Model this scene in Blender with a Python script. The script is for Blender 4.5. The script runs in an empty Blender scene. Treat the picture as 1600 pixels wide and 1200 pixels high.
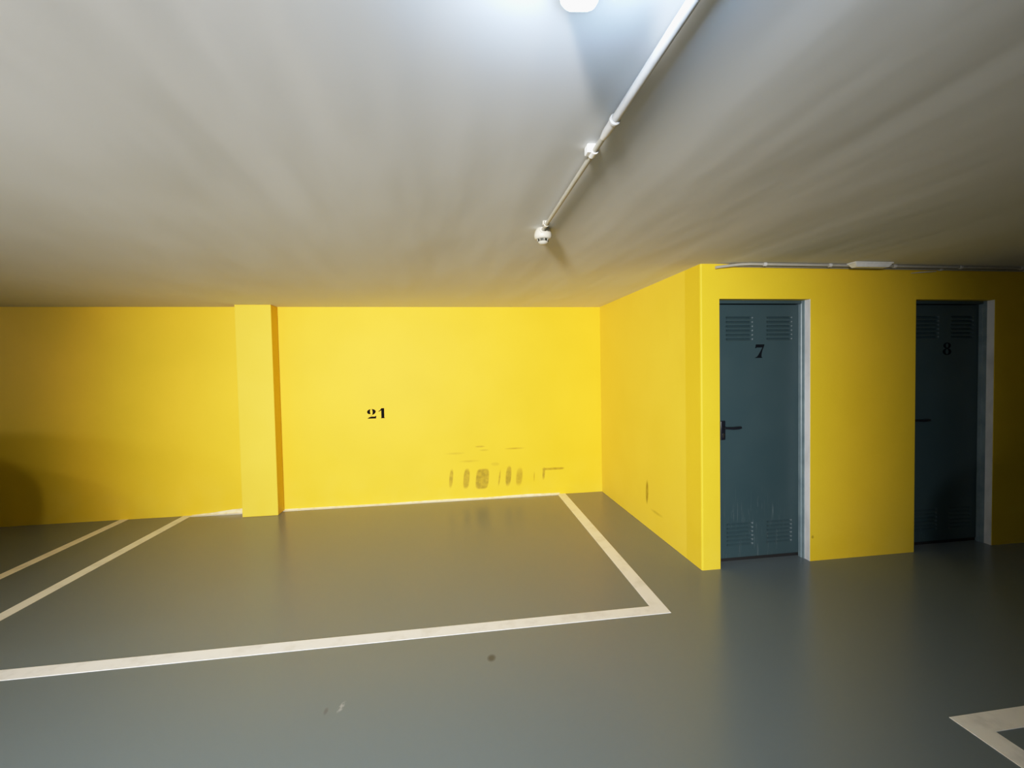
import bpy, bmesh, math
from mathutils import Vector, Matrix, noise
C = bpy.context.scene.collection
pi = math.pi

# ------------------------------------------------------------------ dimensions (metres)
H = 2.2976            # ceiling height
YB = 5.28             # back wall
YF = 3.06             # front face of the storage rooms
XS = 1.846            # side face of the storage rooms
WALL_T = 0.22
X0, X1, Y0 = -9.5, 9.0, -6.5

# ------------------------------------------------------------------ materials
def mat(name, col, rough=0.6, metal=0.0, spec=0.5, emit=None, estr=0.0):
    m = bpy.data.materials.new(name); m.use_nodes = True
    b = m.node_tree.nodes['Principled BSDF']
    b.inputs['Base Color'].default_value = (*col, 1)
    b.inputs['Roughness'].default_value = rough
    b.inputs['Metallic'].default_value = metal
    b.inputs['Specular IOR Level'].default_value = spec
    if emit:
        b.inputs['Emission Color'].default_value = (*emit, 1)
        b.inputs['Emission Strength'].default_value = estr
    return m

class NT:
    """small node helper"""
    def __init__(s, m):
        s.m = m; s.t = m.node_tree; s.n = s.t.nodes; s.l = s.t.links
        s.b = s.n['Principled BSDF']
        tc = s.n.new('ShaderNodeTexCoord'); s.obj = tc.outputs['Object']
        sp = s.n.new('ShaderNodeSeparateXYZ'); s.l.new(s.obj, sp.inputs[0])
        s.x, s.y, s.z = sp.outputs
    def _in(s, sock, v):
        if isinstance(v, (int, float)): sock.default_value = v
        elif isinstance(v, tuple): sock.default_value = v
        else: s.l.new(v, sock)
    def math(s, op, a, b=0.0, clamp=False):
        n = s.n.new('ShaderNodeMath'); n.operation = op; n.use_clamp = clamp
        s._in(n.inputs[0], a); s._in(n.inputs[1], b); return n.outputs[0]
    def noise(s, scale, detail=4, rough=0.5, vec=None, stretch=None):
        v = vec or s.obj
        if stretch:
            mp = s.n.new('ShaderNodeMapping'); mp.inputs['Scale'].default_value = stretch
            s.l.new(v, mp.inputs[0]); v = mp.outputs[0]
        n = s.n.new('ShaderNodeTexNoise'); n.inputs['Scale'].default_value = scale
        n.inputs['Detail'].default_value = detail; n.inputs['Roughness'].default_value = rough
        s.l.new(v, n.inputs['Vector']); return n.outputs['Fac']
    def ramp(s, fac, lo, hi, a=0.0, b=1.0):
        n = s.n.new('ShaderNodeMapRange'); n.clamp = True
        s._in(n.inputs[0], fac)
        for i, v in zip((1, 2, 3, 4), (lo, hi, a, b)): n.inputs[i].default_value = v
        return n.outputs[0]
    def mix(s, fac, a, b):
        n = s.n.new('ShaderNodeMix'); n.data_type = 'RGBA'
        s._in(n.inputs[0], fac); s._in(n.inputs[6], a); s._in(n.inputs[7], b)
        return n.outputs[2]
    def bump(s, h, strength, dist=0.01, prev=None):
        n = s.n.new('ShaderNodeBump'); n.inputs['Strength'].default_value = strength
        n.inputs['Distance'].default_value = dist; s.l.new(h, n.inputs['Height'])
        if prev: s.l.new(prev, n.inputs['Normal'])
        return n.outputs[0]
    def blob(s, a, b, ca, cb, ra, rb, shear=0.0, soft=0.35, power=2.0):
        """soft-edged ellipse (power 2) or rounded box (power 6) mask in the plane a, b"""
        db = s.math('SUBTRACT', b, cb)
        da = s.math('SUBTRACT', s.math('SUBTRACT', a, ca), s.math('MULTIPLY', db, shear))
        da = s.math('POWER', s.math('ABSOLUTE', s.math('DIVIDE', da, ra)), power)
        db = s.math('POWER', s.math('ABSOLUTE', s.math('DIVIDE', db, rb)), power)
        return s.ramp(s.math('ADD', da, db), 1 + soft, 1 - soft)
    def color(s, c): s.l.new(c, s.b.inputs['Base Color'])
    def normal(s, n): s.l.new(n, s.b.inputs['Normal'])
    def rough(s, r): s.l.new(r, s.b.inputs['Roughness'])

YELLOW = (0.82, 0.585, 0.010)
def yellow_wall(name, marks=(), plane='xz', c1=(0.82, 0.535, 0.019, 1), c2=(0.76, 0.505, 0.014, 1)):
    m = mat(name, YELLOW, 0.55, spec=0.3); t = NT(m)
    n1 = t.noise(1.3, 3)
    c = t.mix(t.ramp(n1, 0.35, 0.7), c1, c2)
    a = t.x if plane == 'xz' else t.y
    wob = t.ramp(t.noise(22, 2), 0.35, 0.6, 0.7, 1.0)
    tot = None
    for (ca, cb, ra, rb, sh, soft, pw, amt) in marks:
        k = t.math('MULTIPLY', t.blob(a, t.z, ca, cb, ra, rb, sh, soft, pw), amt)
        tot = k if tot is None else t.math('MAXIMUM', tot, k)
    if tot is not None:
        c = t.mix(t.math('MULTIPLY', tot, wob), c, (0.24, 0.17, 0.002, 1))
    # a paler, scuffed band just over the floor
    low = t.math('MULTIPLY', t.ramp(t.z, 0.0, 0.5, 0.20, 0.0), t.ramp(t.noise(4, 4), 0.35, 0.7))
    c = t.mix(low, c, (0.85, 0.66, 0.12, 1))
    t.color(c)
    t.normal(t.bump(t.noise(2.2, 3), 0.25, 0.03, t.bump(t.noise(90, 3), 0.12, 0.004)))
    return m

back_marks = [
    (-0.022, 0.262, 0.022, 0.105, 0.10, .5, 2.5, .75),
    (0.160, 0.250, 0.036, 0.115, 0.10, .4, 3, .75),
    (0.350, 0.238, 0.078, 0.120, 0.10, .35, 4, .85),
    (0.558, 0.240, 0.010, 0.090, 0.14, .5, 2, .7),
    (0.668, 0.255, 0.034, 0.115, 0.10, .4, 2.5, .85),
    (0.800, 0.240, 0.038, 0.100, 0.10, .6, 2.5, .65),
    (0.985, 0.235, 0.006, 0.060, 0.05, .5, 2, .6),
    (1.225, 0.318, 0.135, 0.014, 0.0, .5, 6, .75),
    (1.105, 0.265, 0.016, 0.070, 0.08, .6, 3, .8),
    (0.51, 0.41, 0.045, 0.020, 0.0, .9, 2, .35),
    (0.33, 0.63, 0.05, 0.010, 0.0, .9, 2, .6),
    (0.38, 0.585, 0.05, 0.010, 0.0, .9, 2, .4),
    (0.75, 0.59, 0.10, 0.010, 0.0, .9, 2, .55),
    (0.03, 0.56, 0.10, 0.012, 0.0, .9, 2, .3),
    (0.20, 0.46, 0.10, 0.012, 0.0, .9, 2, .35),
]
side_marks = [
    (3.995, 0.345, 0.026, 0.105, -0.05, .5, 2, .8),
    (3.048, 0.585, 0.010, 0.022, 0.3, .5, 2, .9),
    (3.80, 0.20, 0.10, 0.012, -0.6, .9, 2, .35),
]
M = {}
M['wall_back'] = yellow_wall('yellow_paint_scuffed', back_marks)
M['wall_side'] = yellow_wall('yellow_paint_side_lit', side_marks, 'yz', (0.86, 0.62, 0.055, 1), (0.82, 0.59, 0.045, 1))  # paler than the back wall: the lamplight on it is put into the colour
M['wall'] = yellow_wall('yellow_paint')
M['wall_front'] = yellow_wall('yellow_paint_front_lit', [(2.775, 0.19, 0.010, 0.012, 0, .6, 2, .8)], 'xz', (0.78, 0.55, 0.03, 1), (0.73, 0.52, 0.022, 1))  # same yellow paint, with pale bluish lamplight worked into the base colour
M['pillar'] = yellow_wall('yellow_paint_pillar', (), 'xz', (0.80, 0.565, 0.05, 1), (0.77, 0.54, 0.04, 1))

# ceiling: off-white plaster, uneven so that grazing light streaks across it
m = mat('ceiling_plaster', (0.72, 0.71, 0.69), 0.8, spec=0.2); t = NT(m)
t.color(t.mix(t.ramp(t.noise(0.8, 3), 0.3, 0.7), (0.73, 0.73, 0.715, 1), (0.695, 0.695, 0.68, 1)))
big = t.noise(1.0, 2, 0.45, stretch=(1.9, 0.40, 1))
mid = t.noise(1.0, 2, 0.5, stretch=(5.0, 1.3, 1))
t.normal(t.bump(big, 0.38, 0.07, t.bump(mid, 0.22, 0.012, t.bump(t.noise(60, 3), 0.05, 0.002))))
M['ceiling'] = m

# floor: glossy grey epoxy paint
m = mat('epoxy_floor', (0.2, 0.22, 0.23), 0.3, spec=0.5); t = NT(m)
c = t.mix(t.ramp(t.noise(1.1, 1), 0.0, 1.0), (0.158, 0.196, 0.214, 1), (0.166, 0.204, 0.222, 1))
spot = t.blob(t.x, t.y, 0.182, 2.316, 0.020, 0.026, 0.1, .7)
c = t.mix(t.math('MULTIPLY', spot, 0.75), c, (0.045, 0.05, 0.05, 1))
sc = t.math('MULTIPLY', t.blob(t.x, t.y, -0.535, 2.085, 0.012, 0.030, 0.25, .8), t.ramp(t.noise(70, 2), 0.4, 0.6, 0.0, 0.35))
c = t.mix(sc, c, (0.6, 0.62, 0.62, 1))
sc = t.math('MULTIPLY', t.blob(t.x, t.y, -0.60, 2.07, 0.008, 0.02, 0.0, .8), 0.5)
c = t.mix(sc, c, (0.1, 0.1, 0.1, 1))
t.color(c)
t.b.inputs['Roughness'].default_value = 0.26
t.normal(t.bump(t.noise(220, 2), 0.10, 0.002))
M['floor'] = m

# white line paint, a little worn
m = mat('line_paint', (0.86, 0.84, 0.80), 0.45); t = NT(m)
t.color(t.mix(t.ramp(t.noise(7, 5, 0.6), 0.50, 0.85), (0.90, 0.90, 0.89, 1), (0.62, 0.62, 0.60, 1)))
M['line'] = m
m = mat('cream_overpaint', (0.80, 0.66, 0.36), 0.5); t = NT(m)
t.color(t.mix(t.ramp(t.noise(14, 4), 0.4, 0.65), (0.85, 0.72, 0.45, 1), (0.72, 0.55, 0.20, 1)))
M['overpaint'] = m

# doors: blue-grey painted sheet steel with faint vertical scrapes low down
m = mat('door_paint', (0.085, 0.15, 0.175), 0.42, spec=0.5); t = NT(m)
st = t.ramp(t.noise(6, 4, 0.6, stretch=(14, 1, 0.7)), 0.58, 0.70)
lowm = t.math('MULTIPLY', t.ramp(t.z, 1.0, 0.55), t.ramp(t.noise(1.7, 2), 0.42, 0.62))
c = t.mix(t.ramp(t.noise(2.4, 3), 0.3, 0.7), (0.040, 0.073, 0.084, 1), (0.031, 0.063, 0.075, 1))
c = t.mix(t.math('MULTIPLY', t.math('MULTIPLY', st, lowm), 0.20), c, (0.42, 0.47, 0.48, 1))
t.color(c); t.normal(t.bump(t.noise(3, 2), 0.1, 0.02))
M['door'] = m
m = mat('frame_paint', (0.22, 0.30, 0.33), 0.38, spec=0.5); t = NT(m)
t.color(t.mix(t.ramp(t.noise(8, 4), 0.4, 0.7), (0.20, 0.27, 0.30, 1), (0.14, 0.20, 0.23, 1)))
M['frame'] = m
m = mat('jamb_white', (0.72, 0.72, 0.74), 0.5); t = NT(m)
t.color(t.mix(t.ramp(t.noise(5, 5, stretch=(1, 1, .6)), 0.42, 0.7), (0.76, 0.76, 0.78, 1), (0.52, 0.53, 0.54, 1)))
M['jamb'] = m
def flat(name, col, rough, metal=0, nz=0.12, spec=0.5):
    m = mat(name, col, rough, metal, spec=spec); t = NT(m)
    d = tuple(v * (1 - nz) for v in col)
    t.color(t.mix(t.ramp(t.noise(25, 3), 0.3, 0.7), (*col, 1), (*d, 1)))
    return m
M['black'] = flat('black_plastic', (0.008, 0.010, 0.016), 0.3)
M['ink'] = flat('stencil_black', (0.006, 0.005, 0.005), 0.8, spec=0.05)
M['ink_blue'] = flat('stencil_black_on_door', (0.004, 0.006, 0.009), 0.7, spec=0.08)
M['chrome'] = flat('key_cylinder_metal', (0.75, 0.75, 0.76), 0.25, 1.0)
M['pvc'] = flat('conduit_pvc', (0.66, 0.66, 0.65), 0.4)
M['pvc_warm'] = flat('conduit_pvc_aged', (0.42, 0.41, 0.36), 0.45)
M['ivory'] = flat('ivory_plastic', (0.55, 0.52, 0.43), 0.5)
M['white_plastic'] = flat('white_plastic', (0.82, 0.83, 0.82), 0.35)
M['slot'] = flat('dark_slot', (0.03, 0.03, 0.02), 0.6)
M['rubber'] = flat('tyre_rubber', (0.010, 0.010, 0.011), 0.7)
M['car_dark'] = flat('dark_car_paint', (0.012, 0.014, 0.018), 0.25)
M['glass_dark'] = flat('car_glass', (0.01, 0.012, 0.014), 0.08)
M['alloy'] = flat('wheel_alloy', (0.35, 0.35, 0.36), 0.35, 0.8)
# prismatic lamp cover
m = mat('prismatic_cover', (0.9, 0.93, 0.95), 0.3, emit=(0.55, 0.78, 1.0), estr=1.0); t = NT(m)
wv = t.n.new('ShaderNodeTexWave'); wv.inputs['Scale'].default_value = 30; wv.inputs['Distortion'].default_value = 3
wv.bands_direction = 'X'; t.l.new(t.obj, wv.inputs['Vector'])
LAMP_K = 5.0
t._in(t.b.inputs['Emission Strength'], t.ramp(wv.outputs['Fac'], 0, 1, LAMP_K * 0.25, LAMP_K * 1.2))
M['lamp'] = m

# ------------------------------------------------------------------ mesh helpers
def box(bm, x0, x1, y0, y1, z0, z1, bev=0.0, seg=2):
    vs = [bm.verts.new((x, y, z)) for x in (x0, x1) for y in (y0, y1) for z in (z0, z1)]
    fs = []
    for q in ((0,1,3,2),(4,6,7,5),(0,4,5,1),(2,3,7,6),(0,2,6,4),(1,5,7,3)):
        fs.append(bm.faces.new([vs[i] for i in q]))
    if bev:
        es = list({e for f in fs for e in f.edges})
        bmesh.ops.bevel(bm, geom=es, offset=bev, segments=seg, affect='EDGES', profile=0.5)
def tube(bm, pts, r, n=16, caps=True):
    rings = []
    for i, p in enumerate(pts):
        p = Vector(p)
        a = Vector(pts[max(i-1, 0)]); b = Vector(pts[min(i+1, len(pts)-1)])
        d = (b - a).normalized()
        up = Vector((0,0,1)) if abs(d.z) < .9 else Vector((1,0,0))
        s = d.cross(up).normalized(); u = s.cross(d)
        rr = r[i] if isinstance(r, (list, tuple)) else r
        rings.append([bm.verts.new(p + s*math.cos(2*pi*k/n)*rr + u*math.sin(2*pi*k/n)*rr) for k in range(n)])
    for A, B in zip(rings, rings[1:]):
        for k in range(n): bm.faces.new((A[k], A[(k+1)%n], B[(k+1)%n], B[k]))
    if caps:
        bm.faces.new(rings[0][::-1]); bm.faces.new(rings[-1])
def lathe(bm, prof, n=40, cx=0, cy=0):
    rings = []
    for r, z in prof:
        if r < 1e-5: rings.append([bm.verts.new((cx, cy, z))])
        else: rings.append([bm.verts.new((cx+r*math.cos(2*pi*k/n), cy+r*math.sin(2*pi*k/n), z)) for k in range(n)])
    for A, B in zip(rings, rings[1:]):
        for k in range(n):
            a, b = A[k % len(A)], A[(k+1) % len(A)]; c, d = B[(k+1) % len(B)], B[k % len(B)]
            f = []
            for v in (a, b, c, d):
                if v not in f: f.append(v)
            if len(f) > 2: bm.faces.new(f)
def prism(bm, pts, y_front, y_back):
    """polygon in x,z extruded along y"""
    A = [bm.verts.new((x, y_front, z)) for x, z in pts]; B = [bm.verts.new((x, y_back, z)) for x, z in pts]
    bm.faces.new(A); bm.faces.new(B[::-1])
    for i in range(len(pts)):
        j = (i+1) % len(pts); bm.faces.new((A[i], B[i], B[j], A[j]))
def flatpoly(bm, pts, z0, z1):
    """polygon in x,y extruded along z"""
    A = [bm.verts.new((x, y, z0)) for x, y in pts]; B = [bm.verts.new((x, y, z1)) for x, y in pts]
    bm.faces.new(A[::-1]); bm.faces.new(B)
    for i in range(len(pts)):
        j = (i+1) % len(pts); bm.faces.new((A[i], A[j], B[j], B[i]))
def obj(name, bm, m, parent=None, smooth=False):
    bmesh.ops.recalc_face_normals(bm, faces=bm.faces)
    me = bpy.data.meshes.new(name); bm.to_mesh(me); bm.free()
    o = bpy.data.objects.new(name, me); C.objects.link(o)
    for mm in (m if isinstance(m, list) else [m]): me.materials.append(mm)
    if smooth:
        for p in me.polygons: p.use_smooth = True
        try: me.set_sharp_from_angle(angle=math.radians(38))
        except Exception: pass
    if parent: o.parent = parent
    return o
def tag(o, label, cat=None, group=None, kind=None):
    o['label'] = label
    if cat: o['category'] = cat
    if group: o['group'] = group
    if kind: o['kind'] = kind
    return o
def empty(name, loc=(0,0,0), rz=0):
    o = bpy.data.objects.new(name, None); C.objects.link(o); o.location = loc
    o.rotation_euler = (0, 0, rz); o.empty_display_size = 0.1; return o
B = bmesh.new

# ------------------------------------------------------------------ setting
bm = B(); box(bm, X0-.2, X1+.2, Y0-.2, YB+.2, -0.15, 0.0)
floor = tag(obj('floor', bm, M['floor']), 'glossy grey painted garage floor', 'floor', kind='structure')
bm = B(); box(bm, X0-.2, X1+.2, Y0-.2, YB+.2, H, H+.15)
tag(obj('ceiling', bm, M['ceiling']), 'uneven off-white plaster garage ceiling', 'ceiling', kind='structure')
bm = B(); box(bm, X0, X1, YB, YB+.2, 0, H)
wall_back = tag(obj('wall_back', bm, M['wall_back']), 'yellow painted wall behind the parking bay with the number 21', 'wall', kind='structure')
bm = B(); box(bm, XS, XS+.16, YF+WALL_T, YB, 0, H)
tag(obj('wall_side', bm, M['wall_side']), 'yellow side wall of the storage rooms beside the parking bay', 'wall', kind='structure')
for nm, dims, lb in (('wall_left', (X0-.2, X0, Y0, YB, 0, H), 'yellow end wall of the garage beyond the parked cars'),
                     ('wall_right', (X1, X1+.2, Y0, YB, 0, H), 'yellow end wall of the garage past the storage doors'),
                     ('wall_rear', (X0, X1, Y0-.2, Y0, 0, H), 'yellow garage wall opposite the parking bay')):
    bm = B(); box(bm, *dims); tag(obj(nm, bm, M['wall']), lb, 'wall', kind='structure')

# storage front wall with two door openings
D7 = (1.996, 2.755); D8 = (3.692, 4.445); DZ = 2.041
bm = B()
segs = [(XS, D7[0], 0, H), (D7[0], D7[1], DZ, H), (D7[1], D8[0], 0, H), (D8[0], D8[1], DZ, H), (D8[1], X1, 0, H)]
for a, b, z0, z1 in segs: box(bm, a, b, YF, YF+WALL_T, z0, z1)
bmesh.ops.remove_doubles(bm, verts=bm.verts, dist=1e-5)
dups = {}
for f in bm.faces:
    k = tuple(sorted(v.index for v in f.verts)); dups.setdefault(k, []).append(f)
bad = []
bm.verts.index_update()
dups = {}
for f in bm.faces:
    dups.setdefault(tuple(sorted(v.index for v in f.verts)), []).append(f)
for v in dups.values():
    if len(v) > 1: bad += v
bmesh.ops.delete(bm, geom=bad, context='FACES')
front = obj('wall_front', bm, [M['wall_front']])
tag(front, 'yellow front wall of the storage rooms holding the two blue-grey doors', 'wall', kind='structure')
# rounded plaster edge at the outer corner
bm = front.data and B(); bm.from_mesh(front.data)
es = [e for e in bm.edges if all(abs(v.co.x-XS) < 1e-4 and abs(v.co.y-YF) < 1e-4 for v in e.verts)]
bmesh.ops.bevel(bm, geom=es, offset=0.014, segments=4, affect='EDGES', profile=0.5)
bm.to_mesh(front.data); bm.free()

# pillar on the back wall
bm = B(); box(bm, -2.272, -1.905, 5.10, YB, 0, H, 0.006, 2)
tag(obj('trim_pillar', bm, M['pillar']), 'shallow yellow pillar standing out from the back wall', 'pillar', kind='structure')

# ------------------------------------------------------------------ floor markings
def line(pts, label, z=0.0022):
    bm = B(); flatpoly(bm, pts, 0.0, z)
    o = obj('parking_line', bm, M['line'], floor); o['label'] = label; return o
line([(-6.9, 2.553), (1.334, 2.561), (1.236, 2.654), (-6.9, 2.645)], 'long white line closing the near side of bay 21')
line([(1.334, 2.561), (1.372, YB), (1.272, YB), (1.236, 2.654)], 'white line on the storage room side of bay 21')
line([(-2.985, 2.645), (-2.895, 2.645), (-2.868, YB), (-2.958, YB)], 'white line at the pillar side of bay 21')
line([(-3.56, 2.645), (-3.475, 2.645), (-3.50, YB), (-3.585, YB)], 'outer white line of the narrow strip next to bay 21')
line([(-2.868, 5.242), (-2.272, 5.238), (-2.272, YB), (-2.868, YB)], 'thin white line along the back wall left of the pillar')
line([(-1.905, 5.238), (1.272, 5.244), (1.272, YB), (-1.905, YB)], 'thin white line along the foot of the back wall')
# neighbouring bay at the lower right
line([(2.103, 1.590), (6.8, 1.600), (6.8, 1.502), (2.205, 1.496), (2.205, -1.3), (2.103, -1.3)],
     'white corner marking of the bay in front of the storage doors')
# line paint that crept up the wall
bm = B()
prism(bm, [(-2.868, 0.002), (-2.272, 0.002), (-2.272, 0.052), (-2.45, 0.044), (-2.65, 0.022), (-2.868, 0.008)], YB-0.0016, YB)
o = obj('paint_overspill', bm, M['overpaint'], wall_back); o['label'] = 'cream paint smeared on the foot of the wall by the pillar'
bm = B()
prism(bm, [(-1.905, 0.002), (1.30, 0.002), (1.30, 0.016), (0.9, 0.022), (0.4, 0.012), (-0.1, 0.017), (-0.8, 0.010), (-1.905, 0.012)], YB-0.0016, YB)
o = obj('paint_overspill', bm, M['overpaint'], wall_back); o['label'] = 'cream paint edge along the foot of the wall under number 21'

# ------------------------------------------------------------------ stencilled numbers
def ring_poly(cx, cz, ro, rz, io, iz, a0=0, a1=2*pi, n=36, ioff=0.0):
    out = [(cx+ro*math.cos(a0+(a1-a0)*k/n), cz+rz*math.sin(a0+(a1-a0)*k/n)) for k in range(n+1)]
    inn = [(cx+ioff+io*math.cos(a0+(a1-a0)*k/n), cz+iz*math.sin(a0+(a1-a0)*k/n)) for k in range(n+1)]
    return out, inn
def ring(bm, out, inn, T, y):
    n = len(out)
    A = [bm.verts.new((T(*p)[0], y, T(*p)[1])) for p in out]; Bv = [bm.verts.new((T(*p)[0], y, T(*p)[1])) for p in inn]
    for k in range(n-1): bm.faces.new((A[k], A[k+1], Bv[k+1], Bv[k]))
def digit(bm, ch, x, z, w, h, y):
    T = lambda u, v: (x+u*w, z+v*h)
    def P(pts): prism(bm, [T(*p) for p in pts], y, y+0.0008)
    def R(*a, **k):
        o_, i_ = ring_poly(*a, **k); ring(bm, o_, i_, T, y)
    if ch == '7':
        P([(.10,.72),(.16,1.0),(1.0,1.0),(.98,.90),(.80,.56),(.72,.30),(.70,.10),(.78,.04),(.78,0),(.10,0),(.10,.04),(.26,.09),
           (.42,.24),(.62,.52),(.80,.77),(.24,.77),(.17,.72)])
    elif ch == '1':
        P([(.40,.0),(.40,.03),(.46,.06),(.46,.78),(.22,.66),(.08,.66),(.30,.80),(.50,1.0),(.82,1.0),(.82,.06),(.90,.03),(.90,0)])
    elif ch == '2':
        # left stencil crescent, right crescent, heavy foot
        P([(.42,.98),(.22,.94),(.06,.82),(.02,.68),(.08,.55),(.22,.46),(.36,.47),(.40,.52),(.36,.62),(.34,.72),(.36,.86)])
        P([(.50,.99),(.74,.96),(.92,.85),(.96,.70),(.88,.54),(.70,.42),(.52,.34),(.40,.27),(.46,.25),(.56,.36),(.60,.50),(.62,.70),(.58,.88)])
        P([(.04,.0),(.98,.0),(1.0,.28),(.92,.28),(.84,.20),(.55,.22),(.30,.17),(.12,.07)])
    elif ch == '8':
        R(.5, .76, .44, .24, .15, .18); R(.5, .27, .50, .27, .17, .21)
bm = B(); digit(bm, '2', -0.970, 1.010, 0.105, 0.112, YB-.0012); digit(bm, '1', -0.852, 1.010, 0.095, 0.118, YB-.0012)
o = obj('painted_number', bm, M['ink'], wall_back); o['label'] = 'black stencilled number 21'

# ------------------------------------------------------------------ storage doors
LY = YF + 0.105            # face of the door leaf
def louvre_panel(x0, x1, z0, z1, n=6, D=0.017):
    """sheet with n pressed louvres; each slopes inward to a sharp upper lip"""
    bm = B(); pitch = (z1-z0)/n
    zs = []
    for i in range(n):
        b = z0 + i*pitch
        zs += [(b, 0, i), (b+.10*pitch, 0, i)] + [(b+(.14+.60*k/5)*pitch, (k/5)**1.0, i) for k in range(1, 6)] + [(b+.765*pitch, 0, i)]
    zs.append((z1, 0, n-1))
    nx = 28; m_ = 0.006; xs = [x0+(x1-x0)*k/nx for k in range(nx+1)]
    rows = []
    for z, d, i in zs:
        row = []
        for x in xs:
            e = min(x-x0, x1-x)-m_
            s = 0 if e <= 0 else min(1, math.sqrt(max(0, 1-(1-min(e/0.012, 1))**2)))
            row.append(bm.verts.new((x, LY + d*s*D, z)))
        rows.append(row)
    for A_, B_ in zip(rows, rows[1:]):
        for k in range(nx): bm.faces.new((A_[k], A_[k+1], B_[k+1], B_[k]))
    return bm
def storage_door(name, xa, xb, num, label):
    zb, zt = 0.030, 2.012
    la, lb_ = xa+.022, xb-.004
    W = lb_-la
    cols = [la+.078, la+.078+.255, la+.078+.335, la+.078+.335+.232]
    cols = [la+.100, la+.100+.228, la+.445, la+.445+.222]
    rows = [0.115, 0.310, 1.728, 1.928]
    # leaf: sheet with four rectangular holes for the louvre panels, plus edges and back
    bm = B()
    gx = [la] + cols + [lb_]; gz = [zb] + rows + [zt]
    V = {(i, j): bm.verts.new((gx[i], LY, gz[j])) for i in range(6) for j in range(6)}
    for i in range(5):
        for j in range(5):
            if i in (1, 3) and j in (1, 3): continue
            bm.faces.new((V[i, j], V[i+1, j], V[i+1, j+1], V[i, j+1]))
    T_ = 0.04
    bk = [bm.verts.new((x, LY+T_, z)) for x, z in ((la, zb), (lb_, zb), (lb_, zt), (la, zt))]
    bm.faces.new(bk[::-1])
    bot = [V[i, 0] for i in range(6)]; top = [V[i, 5] for i in range(6)]; lf = [V[0, j] for j in range(6)]; rt = [V[5, j] for j in range(6)]
    bm.faces.new(bot[::-1] + [bk[0], bk[1]]); bm.faces.new(top + [bk[2], bk[3]])
    bm.faces.new(lf + [bk[3], bk[0]]); bm.faces.new(rt[::-1] + [bk[1], bk[2]])
    leaf = obj(name, bm, M['door']); tag(leaf, label, 'door', kind='structure')
    for a in (0, 2):
        for b in (0, 2):
            obj('louvre_panel', louvre_panel(cols[a], cols[a+1], rows[b], rows[b+1]), M['door'], leaf)
    # pressed steel frame: stepped jambs and head
    bm = B()
    def jamb(x_wall, s):
        # plan outline; s = +1 for the right jamb
        pts = [(x_wall, YF+.052), (x_wall-s*.010, YF+.052), (x_wall-s*.010, YF+.074), (x_wall-s*.016, YF+.078), (x_wall-s*.016, LY-.002), (x_wall-s*.003, LY-.002), (x_wall-s*.003, YF+WALL_T), (x_wall, YF+WALL_T)]
        flatpoly(bm, pts, 0.0, DZ)
    jamb(xb, 1)
    # left jamb is deeper where the leaf meets the lock side
    flatpoly(bm, [(xa, YF+.052), (xa+.012, YF+.052), (xa+.012, YF+.078), (xa+.020, YF+.082), (xa+.020, LY+.04), (xa, LY+.04)], 0.0, DZ)
    fr = obj('door_frame', bm, M['frame'], leaf); fr['label'] = 'light blue-grey stepped steel door frame'
    bm = B()
    box(bm, xa+.020, xb-.016, YF+.070, LY+.04, 2.018, DZ)
    obj('frame_head', bm, M['door'], leaf)
    # white painted reveal between wall edge and frame
    bm = B(); box(bm, xb-.004, xb, YF+.003, YF+.052, 0, DZ)
    rv = obj('door_reveal', bm, M['jamb'], leaf); rv['label'] = 'white painted reveal on the hinge side'
    bm = B(); box(bm, la+.002, lb_-.002, LY+.012, LY+.030, 0.0, .034)
    obj('gap_shade_strip', bm, M['rubber'], leaf)  # added dark strip standing in for the shade in the gap below the leaf
    # number
    bm = B()
    cx = la + W*0.53
    if num == '7': digit(bm, '7', 2.385-.028, 1.598, 0.088, 0.106, LY-.0012)
    else: digit(bm, '8', 4.128-.048, 1.596, 0.084, 0.104, LY-.0012)
    o = obj('painted_number', bm, M['ink_blue'], leaf); o['label'] = 'black stencilled number %s on the door' % num
    # lever handle on a long plate
    hx = la + 0.068
    bm = B(); box(bm, hx-.021, hx+.021, LY-.010, LY, 0.965, 1.115, .006, 3)
    hd = obj('door_handle', bm, M['black'], leaf, True); hd['label'] = 'black lever handle on a long plate'
    bm = B()
    tube(bm, [(hx, LY-.008, 1.062), (hx, LY-.046, 1.062)], .0095, 14)
    pts = [(hx-.006, LY-.048, 1.062), (hx+.02, LY-.049, 1.061), (hx+.06, LY-.048, 1.058), (hx+.105, LY-.046, 1.060), (hx+.128, LY-.045, 1.062)]
    tube(bm, pts, [.0085, .0095, .0105, .0115, .0085], 14)
    obj('lever', bm, M['black'], hd, True)
    bm = B(); tube(bm, [(hx+.002, LY-.009, 1.008), (hx+.002, LY-.016, 1.008)], .0085, 16)
    box(bm, hx-.003, hx+.007, LY-.0155, LY-.009, .985, 1.004)
    kc = obj('key_cylinder', bm, M['chrome'], hd); kc['label'] = 'silver key cylinder'
    # hinges
    return leaf
storage_door('door_1', D7[0], D7[1], '7', 'blue-grey louvred steel door marked 7')
storage_door('door_2', D8[0], D8[1], '8', 'blue-grey louvred steel door marked 8, in shade')

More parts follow.
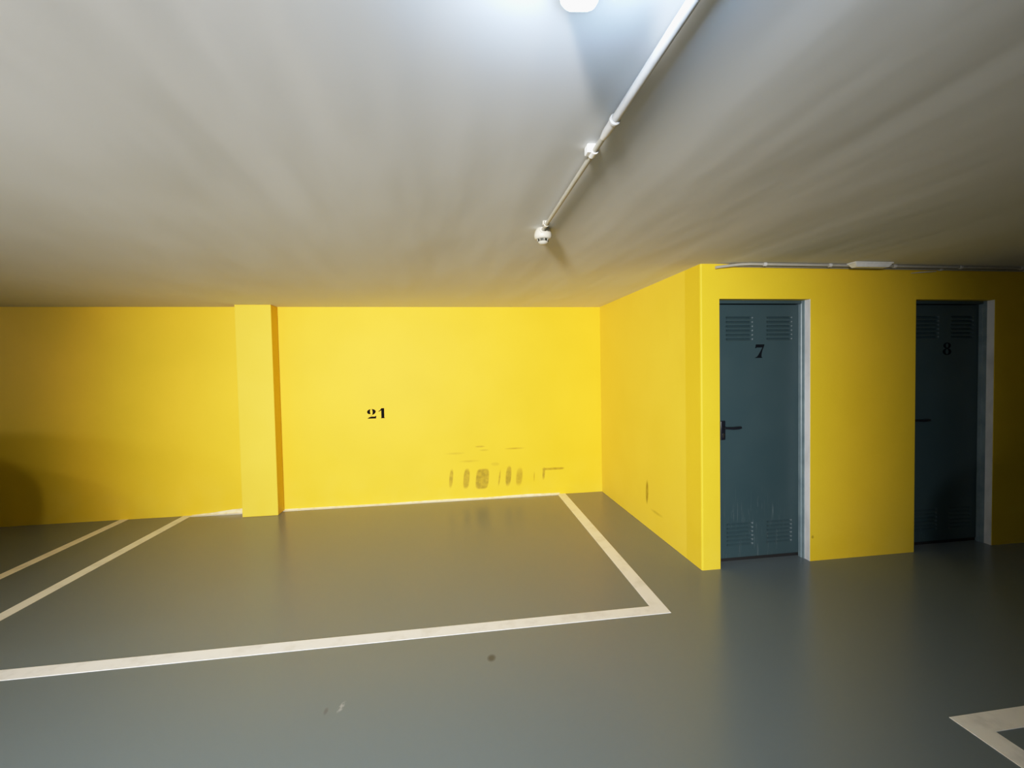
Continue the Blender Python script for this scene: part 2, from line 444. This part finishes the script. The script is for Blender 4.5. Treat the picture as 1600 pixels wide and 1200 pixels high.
# ------------------------------------------------------------------ ceiling conduit, detector, lamp
CX = 0.500
cond = empty('ceiling_conduit', (CX, 1.29, H))
tag(cond, 'white plastic conduit running straight along the ceiling to the smoke detector', 'conduit')
def rel(o): o.location = -Vector(cond.location); return o
bm = B(); tube(bm, [(CX, -1.8, H-.022), (CX, 1.31, H-.022)], .0125, 20)
rel(obj('thick_pipe', bm, M['pvc'], cond, True))['label'] = 'thicker length of pipe nearer the lamp'
bm = B(); tube(bm, [(CX, 1.24, H-.022), (CX+.002, 2.31, H-.018)], .0090, 18)
rel(obj('thin_pipe', bm, M['pvc_warm'], cond, True))['label'] = 'thinner length of pipe reaching the detector'
bm = B(); tube(bm, [(CX, 1.268, H-.022), (CX, 1.272, H-.022), (CX, 1.280, H-.022), (CX, 1.282, H-.022), (CX, 1.345, H-.022), (CX, 1.375, H-.022)], [.0135, .0170, .0170, .0142, .0135, .0100], 20)
rel(obj('coupling', bm, M['pvc'], cond, True))
def saddle(bm, x, y, z_axis, r, w=.012):
    n = 14; A = []; Bq = []
    for yy, L in ((y-w, A), (y+w, Bq)):
        for k in range(n+1):
            a = pi*k/n; L.append((x+math.cos(a)*(r+.003), yy, z_axis-math.sin(a)*(r+.003)))
        L.insert(0, (x+r+.003, yy, H)); L.append((x-r-.003, yy, H))
    va = [bm.verts.new(p) for p in A]; vb = [bm.verts.new(p) for p in Bq]
    for k in range(len(va)-1): bm.faces.new((va[k], va[k+1], vb[k+1], vb[k]))
    bm.faces.new(va); bm.faces.new(vb[::-1])
bm = B(); saddle(bm, CX, 1.475, H-.021, .0105, .017); box(bm, CX-.026, CX-.010, 1.458, 1.492, H-.028, H, .003)
rel(obj('clip', bm, M['white_plastic'], cond))
bm = B(); saddle(bm, CX+.002, 2.235, H-.018, .0095, .010); box(bm, CX-.016, CX-.006, 2.225, 2.245, H-.020, H, .002)
rel(obj('clip', bm, M['ivory'], cond))

det = empty('smoke_detector', (0.512, 2.36, H))
tag(det, 'small round ivory smoke detector on the ceiling at the end of the conduit', 'smoke detector')
bm = B()
lathe(bm, [(0, 0), (.034, 0), (.038, -.004), (.043, -.014), (.0465, -.026), (.0475, -.038), (.046, -.047), (.041, -.054), (.036, -.056), (0, -.056)])
obj('base', bm, M['ivory'], det, True)
bm = B(); lathe(bm, [(0, -.0555), (.030, -.0555), (.029, -.068), (0, -.064)], 32); obj('sensing_chamber', bm, M['slot'], det)
bm = B()
lathe(bm, [(0, -.067), (.026, -.067), (.028, -.070), (.023, -.077), (.013, -.082), (0, -.083)], 36)
for k in range(8):
    a = 2*pi*k/8; p0 = Vector((math.cos(a)*.031, math.sin(a)*.031, -.054)); p1 = Vector((math.cos(a)*.029, math.sin(a)*.029, -.067))
    tube(bm, [p0, p1], .0016, 8)
obj('cap', bm, M['ivory'], det, True)
bm = B(); tube(bm, [(CX-.512, 2.31-2.36, -.018), (CX-.512+.004, 2.345-2.36, -.018)], .014, 16)
obj('cable_gland', bm, M['ivory'], det, True)

# bulkhead lamp with prismatic cover
LX, LYc = 0.2475, 0.714
lamp = empty('ceiling_lamp', (LX, LYc, H), math.radians(-6))
tag(lamp, 'lit white bulkhead lamp with ribbed clear cover beside the ceiling conduit', 'ceiling lamp')
bm = B(); box(bm, -.040, .040, -.145, .143, -.022, 0, .008, 3)
obj('housing', bm, M['white_plastic'], lamp, True)
bm = B()
r0 = []
def rrect(w, l, r, z, n=6):
    out = []
    for cx, cy, a0 in ((w-r, l-r, 0), (-w+r, l-r, pi/2), (-w+r, -l+r, pi), (w-r, -l+r, 1.5*pi)):
        for k in range(n+1):
            a = a0+pi/2*k/n; out.append(bm.verts.new((cx+r*math.cos(a), cy+r*math.sin(a), z)))
    return out
rings = [rrect(.038, .142, .012, -.020), rrect(.038, .142, .013, -.036), rrect(.036, .140, .015, -.056), rrect(.031, .134, .018, -.068), rrect(.020, .120, .016, -.073)]
for A_, B_ in zip(rings, rings[1:]):
    n = len(A_)
    for k in range(n): bm.faces.new((A_[k], A_[(k+1) % n], B_[(k+1) % n], B_[k]))
bm.faces.new(rings[-1])
obj('prismatic_cover', bm, M['lamp'], lamp, True)

# ------------------------------------------------------------------ conduits and emergency light over the storage doors
def wall_pipe(name, label, pts, r, clips, m):
    e = empty(name, pts[0]); tag(e, label, 'conduit')
    bm = B(); tube(bm, pts, r, 16); o = obj('pipe', bm, m, e, True); o.location = -Vector(pts[0])
    for x in clips:
        # find local height
        for (a, b) in zip(pts, pts[1:]):
            if a[0] <= x <= b[0]:
                f = (x-a[0])/(b[0]-a[0]); y = a[1]+(b[1]-a[1])*f; z = a[2]+(b[2]-a[2])*f; break
        bm = B(); tube(bm, [(x-.011, y, z), (x+.011, y, z)], r+.0035, 16); box(bm, x-.011, x+.011, y-.004, y+.004, z, H)
        o = obj('clip', bm, M['pvc'], e); o.location = -Vector(pts[0])
    return e
wall_pipe('wall_conduit', 'pale conduit on the ceiling edge above the doors, ending in a downward bend',
          [(1.955, YF-.020, H-.030), (2.00, YF-.022, H-.024), (2.12, YF-.045, H-.013), (2.20, YF-.062, H-.012), (6.5, YF-.062, H-.012)],
          .0105, [2.32, 2.86, 3.42, 4.02, 4.60], M['pvc_warm'])
dark_pipe = wall_pipe('wall_conduit', 'darker cable pipe tucked in the corner between front wall and ceiling',
          [(2.06, YF-.012, H-.014), (3.5, YF-.012, H-.016), (8.8, YF-.012, H-.030)], .0100, [3.9, 5.2], M['pvc_warm'])
# loose cable end hanging out of the corner
bm = B(); tube(bm, [(3.63, YF-.012, H-.052), (3.70, YF-.016, H-.046), (3.79, YF-.016, H-.040), (3.86, YF-.013, H-.036)], [.002, .0045, .0045, .0025], 10)
o = obj('loose_cable_end', bm, M['pvc'], dark_pipe, True); o.location = -Vector(dark_pipe.location); o['label'] = 'short pale cable end curling below the pipe'
em = empty('emergency_light', (3.16, YF-.100, H))
tag(em, 'flat white rectangular emergency light on the ceiling above the wall between the doors', 'emergency light')
bm = B(); box(bm, -.165, .165, -.045, .030, -.010, 0, .003, 2); obj('base_plate', bm, M['white_plastic'], em)
bm = B()
lo = [(-.160, -.042), (.160, -.042), (.160, .028), (-.160, .028)]; hi = [(-.135, -.030), (.135, -.030), (.135, .020), (-.135, .020)]
A_ = [bm.verts.new((x, y, -.009)) for x, y in lo]; B_ = [bm.verts.new((x, y, -.036)) for x, y in hi]
for k in range(4): bm.faces.new((A_[k], A_[(k+1) % 4], B_[(k+1) % 4], B_[k]))
bm.faces.new(B_); bm.faces.new(A_[::-1])
bmesh.ops.bevel(bm, geom=list(bm.edges), offset=.003, segments=2, affect='EDGES')
obj('cover', bm, M['white_plastic'], em, True)

# ------------------------------------------------------------------ parked cars, just outside the view on both sides
def car(name, label, loc, rz, length=3.9):
    e = empty(name, loc, rz); tag(e, label, 'car', 'parked dark cars')
    s = length/4.0
    # stations: x, sill z, belt z, roof z, half width, roof half width
    S = [(-2.00, .34, .62, .64, .52, .50), (-1.97, .26, .78, .82, .70, .64), (-1.85, .20, .92, 1.05, .80, .66), (-1.55, .18, .95, 1.34, .84, .62),
         (-1.15, .18, .95, 1.45, .85, .61), (-.5, .18, .94, 1.50, .86, .62), (.1, .18, .93, 1.48, .86, .62), (.55, .18, .92, 1.36, .86, .62),
         (1.05, .18, .92, .99, .85, .70), (1.35, .18, .88, .91, .84, .72), (1.75, .20, .78, .80, .78, .66), (1.93, .26, .66, .68, .66, .58), (2.0, .34, .55, .56, .50, .46)]
    def ringpts(x, zs, zb, zr, w, wr):
        half = [(0, zs), (w*.8, zs), (w*.96, zs+.08), (w, (zs+zb)/2), (w*.985, zb-.06), (w*.95, zb), (wr+.02, zr-.07*(zr-zb > .1)), (wr*.86, zr), (0, zr+.015)]
        return [(x*s, y, z) for y, z in half], [(x*s, -y, z) for y, z in half[-2:0:-1]]
    bm = B(); R = []
    for st in S:
        a, b = ringpts(*st); R.append([bm.verts.new(p) for p in a+b])
    n = len(R[0])
    for A2, B2 in zip(R, R[1:]):
        for k in range(n): bm.faces.new((A2[k], A2[(k+1) % n], B2[(k+1) % n], B2[k]))
    bm.faces.new(R[0][::-1]); bm.faces.new(R[-1])
    o = obj('body', bm, M['car_dark'], e, True)
    sub = o.modifiers.new('Subsurf', 'SUBSURF'); sub.levels = 1; sub.render_levels = 2
    for sd in (-1, 1):
        bm = B(); pts = [(-1.45, .985), (.98, .955), (.50, 1.30), (.05, 1.40), (-.5, 1.415), (-1.1, 1.37)]
        v = [bm.verts.new((x*s, sd*(.845 - (z-.95)*.44), z)) for x, z in pts]; bm.faces.new(v)
        obj('side_window', bm, M['glass_dark'], e)
    for x in (-1.25, 1.22):
        for sd in (-1, 1):
            bm = B()
            prof = [(.17, -.09), (.27, -.10), (.305, -.085), (.315, -.05), (.315, .05), (.305, .085), (.27, .10), (.17, .09)]
            lathe(bm, prof + [prof[0]], 36)
            bmesh.ops.rotate(bm, verts=bm.verts, cent=(0, 0, 0), matrix=Matrix.Rotation(pi/2, 3, 'X'))
            w = obj('wheel', bm, M['rubber'], e, True); w.location = (x*s, sd*.765, .315)
            bm = B(); lathe(bm, [(0, .07), (.05, .075), (.06, .05), (.15, .055), (.175, .08), (.175, -.08), (0, -.08)], 36)
            bmesh.ops.rotate(bm, verts=bm.verts, cent=(0, 0, 0), matrix=Matrix.Rotation(-sd*pi/2, 3, 'X'))
            obj('rim', bm, M['alloy'], w, True)
    return e
car('parked_car', 'dark car parked past the narrow striped strip, left of bay 21', (-5.85, 3.20, 0), 0)
car('parked_car', 'dark car in the bay facing the storage doors, showing only its bumper', (4.54, 1.02, 0), pi)

# ------------------------------------------------------------------ light
def area(name, loc, size, power, col=(0.86, 0.93, 1.0), rot=(0, 0, 0), sy=None, spread=pi):
    L = bpy.data.lights.new(name, 'AREA'); L.energy = power; L.color = col
    L.shape = 'RECTANGLE'; L.size = size; L.size_y = sy or size; L.spread = spread
    o = bpy.data.objects.new(name, L); C.objects.link(o); o.location = loc; o.rotation_euler = rot; return o
def point(name, loc, power, r=.06, col=(0.88, 0.94, 1.0)):
    L = bpy.data.lights.new(name, 'POINT'); L.energy = power; L.color = col; L.shadow_soft_size = r
    o = bpy.data.objects.new(name, L); C.objects.link(o); o.location = loc; return o
def spot(name, loc, target, power, angle, blend, r, col):
    L = bpy.data.lights.new(name, 'SPOT'); L.energy = power; L.color = col
    L.spot_size = math.radians(angle); L.spot_blend = blend; L.shadow_soft_size = r
    o = bpy.data.objects.new(name, L); C.objects.link(o); o.location = loc
    o.rotation_euler = (Vector(target)-Vector(loc)).to_track_quat('-Z', 'Y').to_euler(); return o
point('garage_light_far_side', (-8.3, 1.5, 2.17), 75, .08)
point('garage_light_aisle_side', (-5.6, -1.2, 2.17), 50, .10)
point('ceiling_lamp_glow', (LX, LYc+.02, H-.13), 8, .05, (0.50, 0.69, 1.0))
spot('added_fill_spot', (-2.0, -3.6, 1.75), (0.12, 5.0, 1.0), 2850, 62, 1.0, .32, (1.0, 0.975, 0.955))  # added spot without a fixture: brightens the bay centre, leaves the edges dark

w = bpy.data.worlds.new('world'); bpy.context.scene.world = w; w.use_nodes = True
w.node_tree.nodes['Background'].inputs[0].default_value = (0.75, 0.85, 1.0, 1)
w.node_tree.nodes['Background'].inputs[1].default_value = 0.0

# ------------------------------------------------------------------ camera
yaw, pitch, roll = .1379, .0314, -.0194
f = Vector((math.sin(yaw)*math.cos(pitch), math.cos(yaw)*math.cos(pitch), -math.sin(pitch)))
r = Vector((math.cos(yaw), -math.sin(yaw), 0)); u = r.cross(f)
r2 = r*math.cos(roll)+u*math.sin(roll); u2 = -r*math.sin(roll)+u*math.cos(roll)
cam = bpy.data.cameras.new('camera'); co = bpy.data.objects.new('camera', cam); C.objects.link(co)
cam.sensor_width = 36; cam.sensor_fit = 'HORIZONTAL'; cam.lens = 689.6/1600*36; cam.clip_start = .02
mw = Matrix.Identity(4)
for i in range(3): mw[i][0], mw[i][1], mw[i][2] = r2[i], u2[i], -f[i]
mw.translation = (0, 0, 1.54); co.matrix_world = mw
sc = bpy.context.scene; sc.camera = co
sc.view_settings.view_transform = 'Standard'; sc.view_settings.look = 'None'
sc.view_settings.exposure = 0.25; sc.view_settings.gamma = 1.0
# gentle highlight shoulder, as a phone camera applies
sc.view_settings.use_curve_mapping = True
cm = sc.view_settings.curve_mapping; cm.use_clip = False; cm.extend = 'HORIZONTAL'
cv = cm.curves[3]
cv.points[0].location = (0, 0); cv.points[1].location = (4.0, 1.0)
for p in ((0.10, 0.105), (0.35, 0.40), (0.70, 0.68), (1.2, 0.85), (2.2, 0.96)): cv.points.new(*p)
cm.update()
sc.cycles.max_bounces = 10; sc.cycles.diffuse_bounces = 6
sc.cycles.sample_clamp_indirect = 6
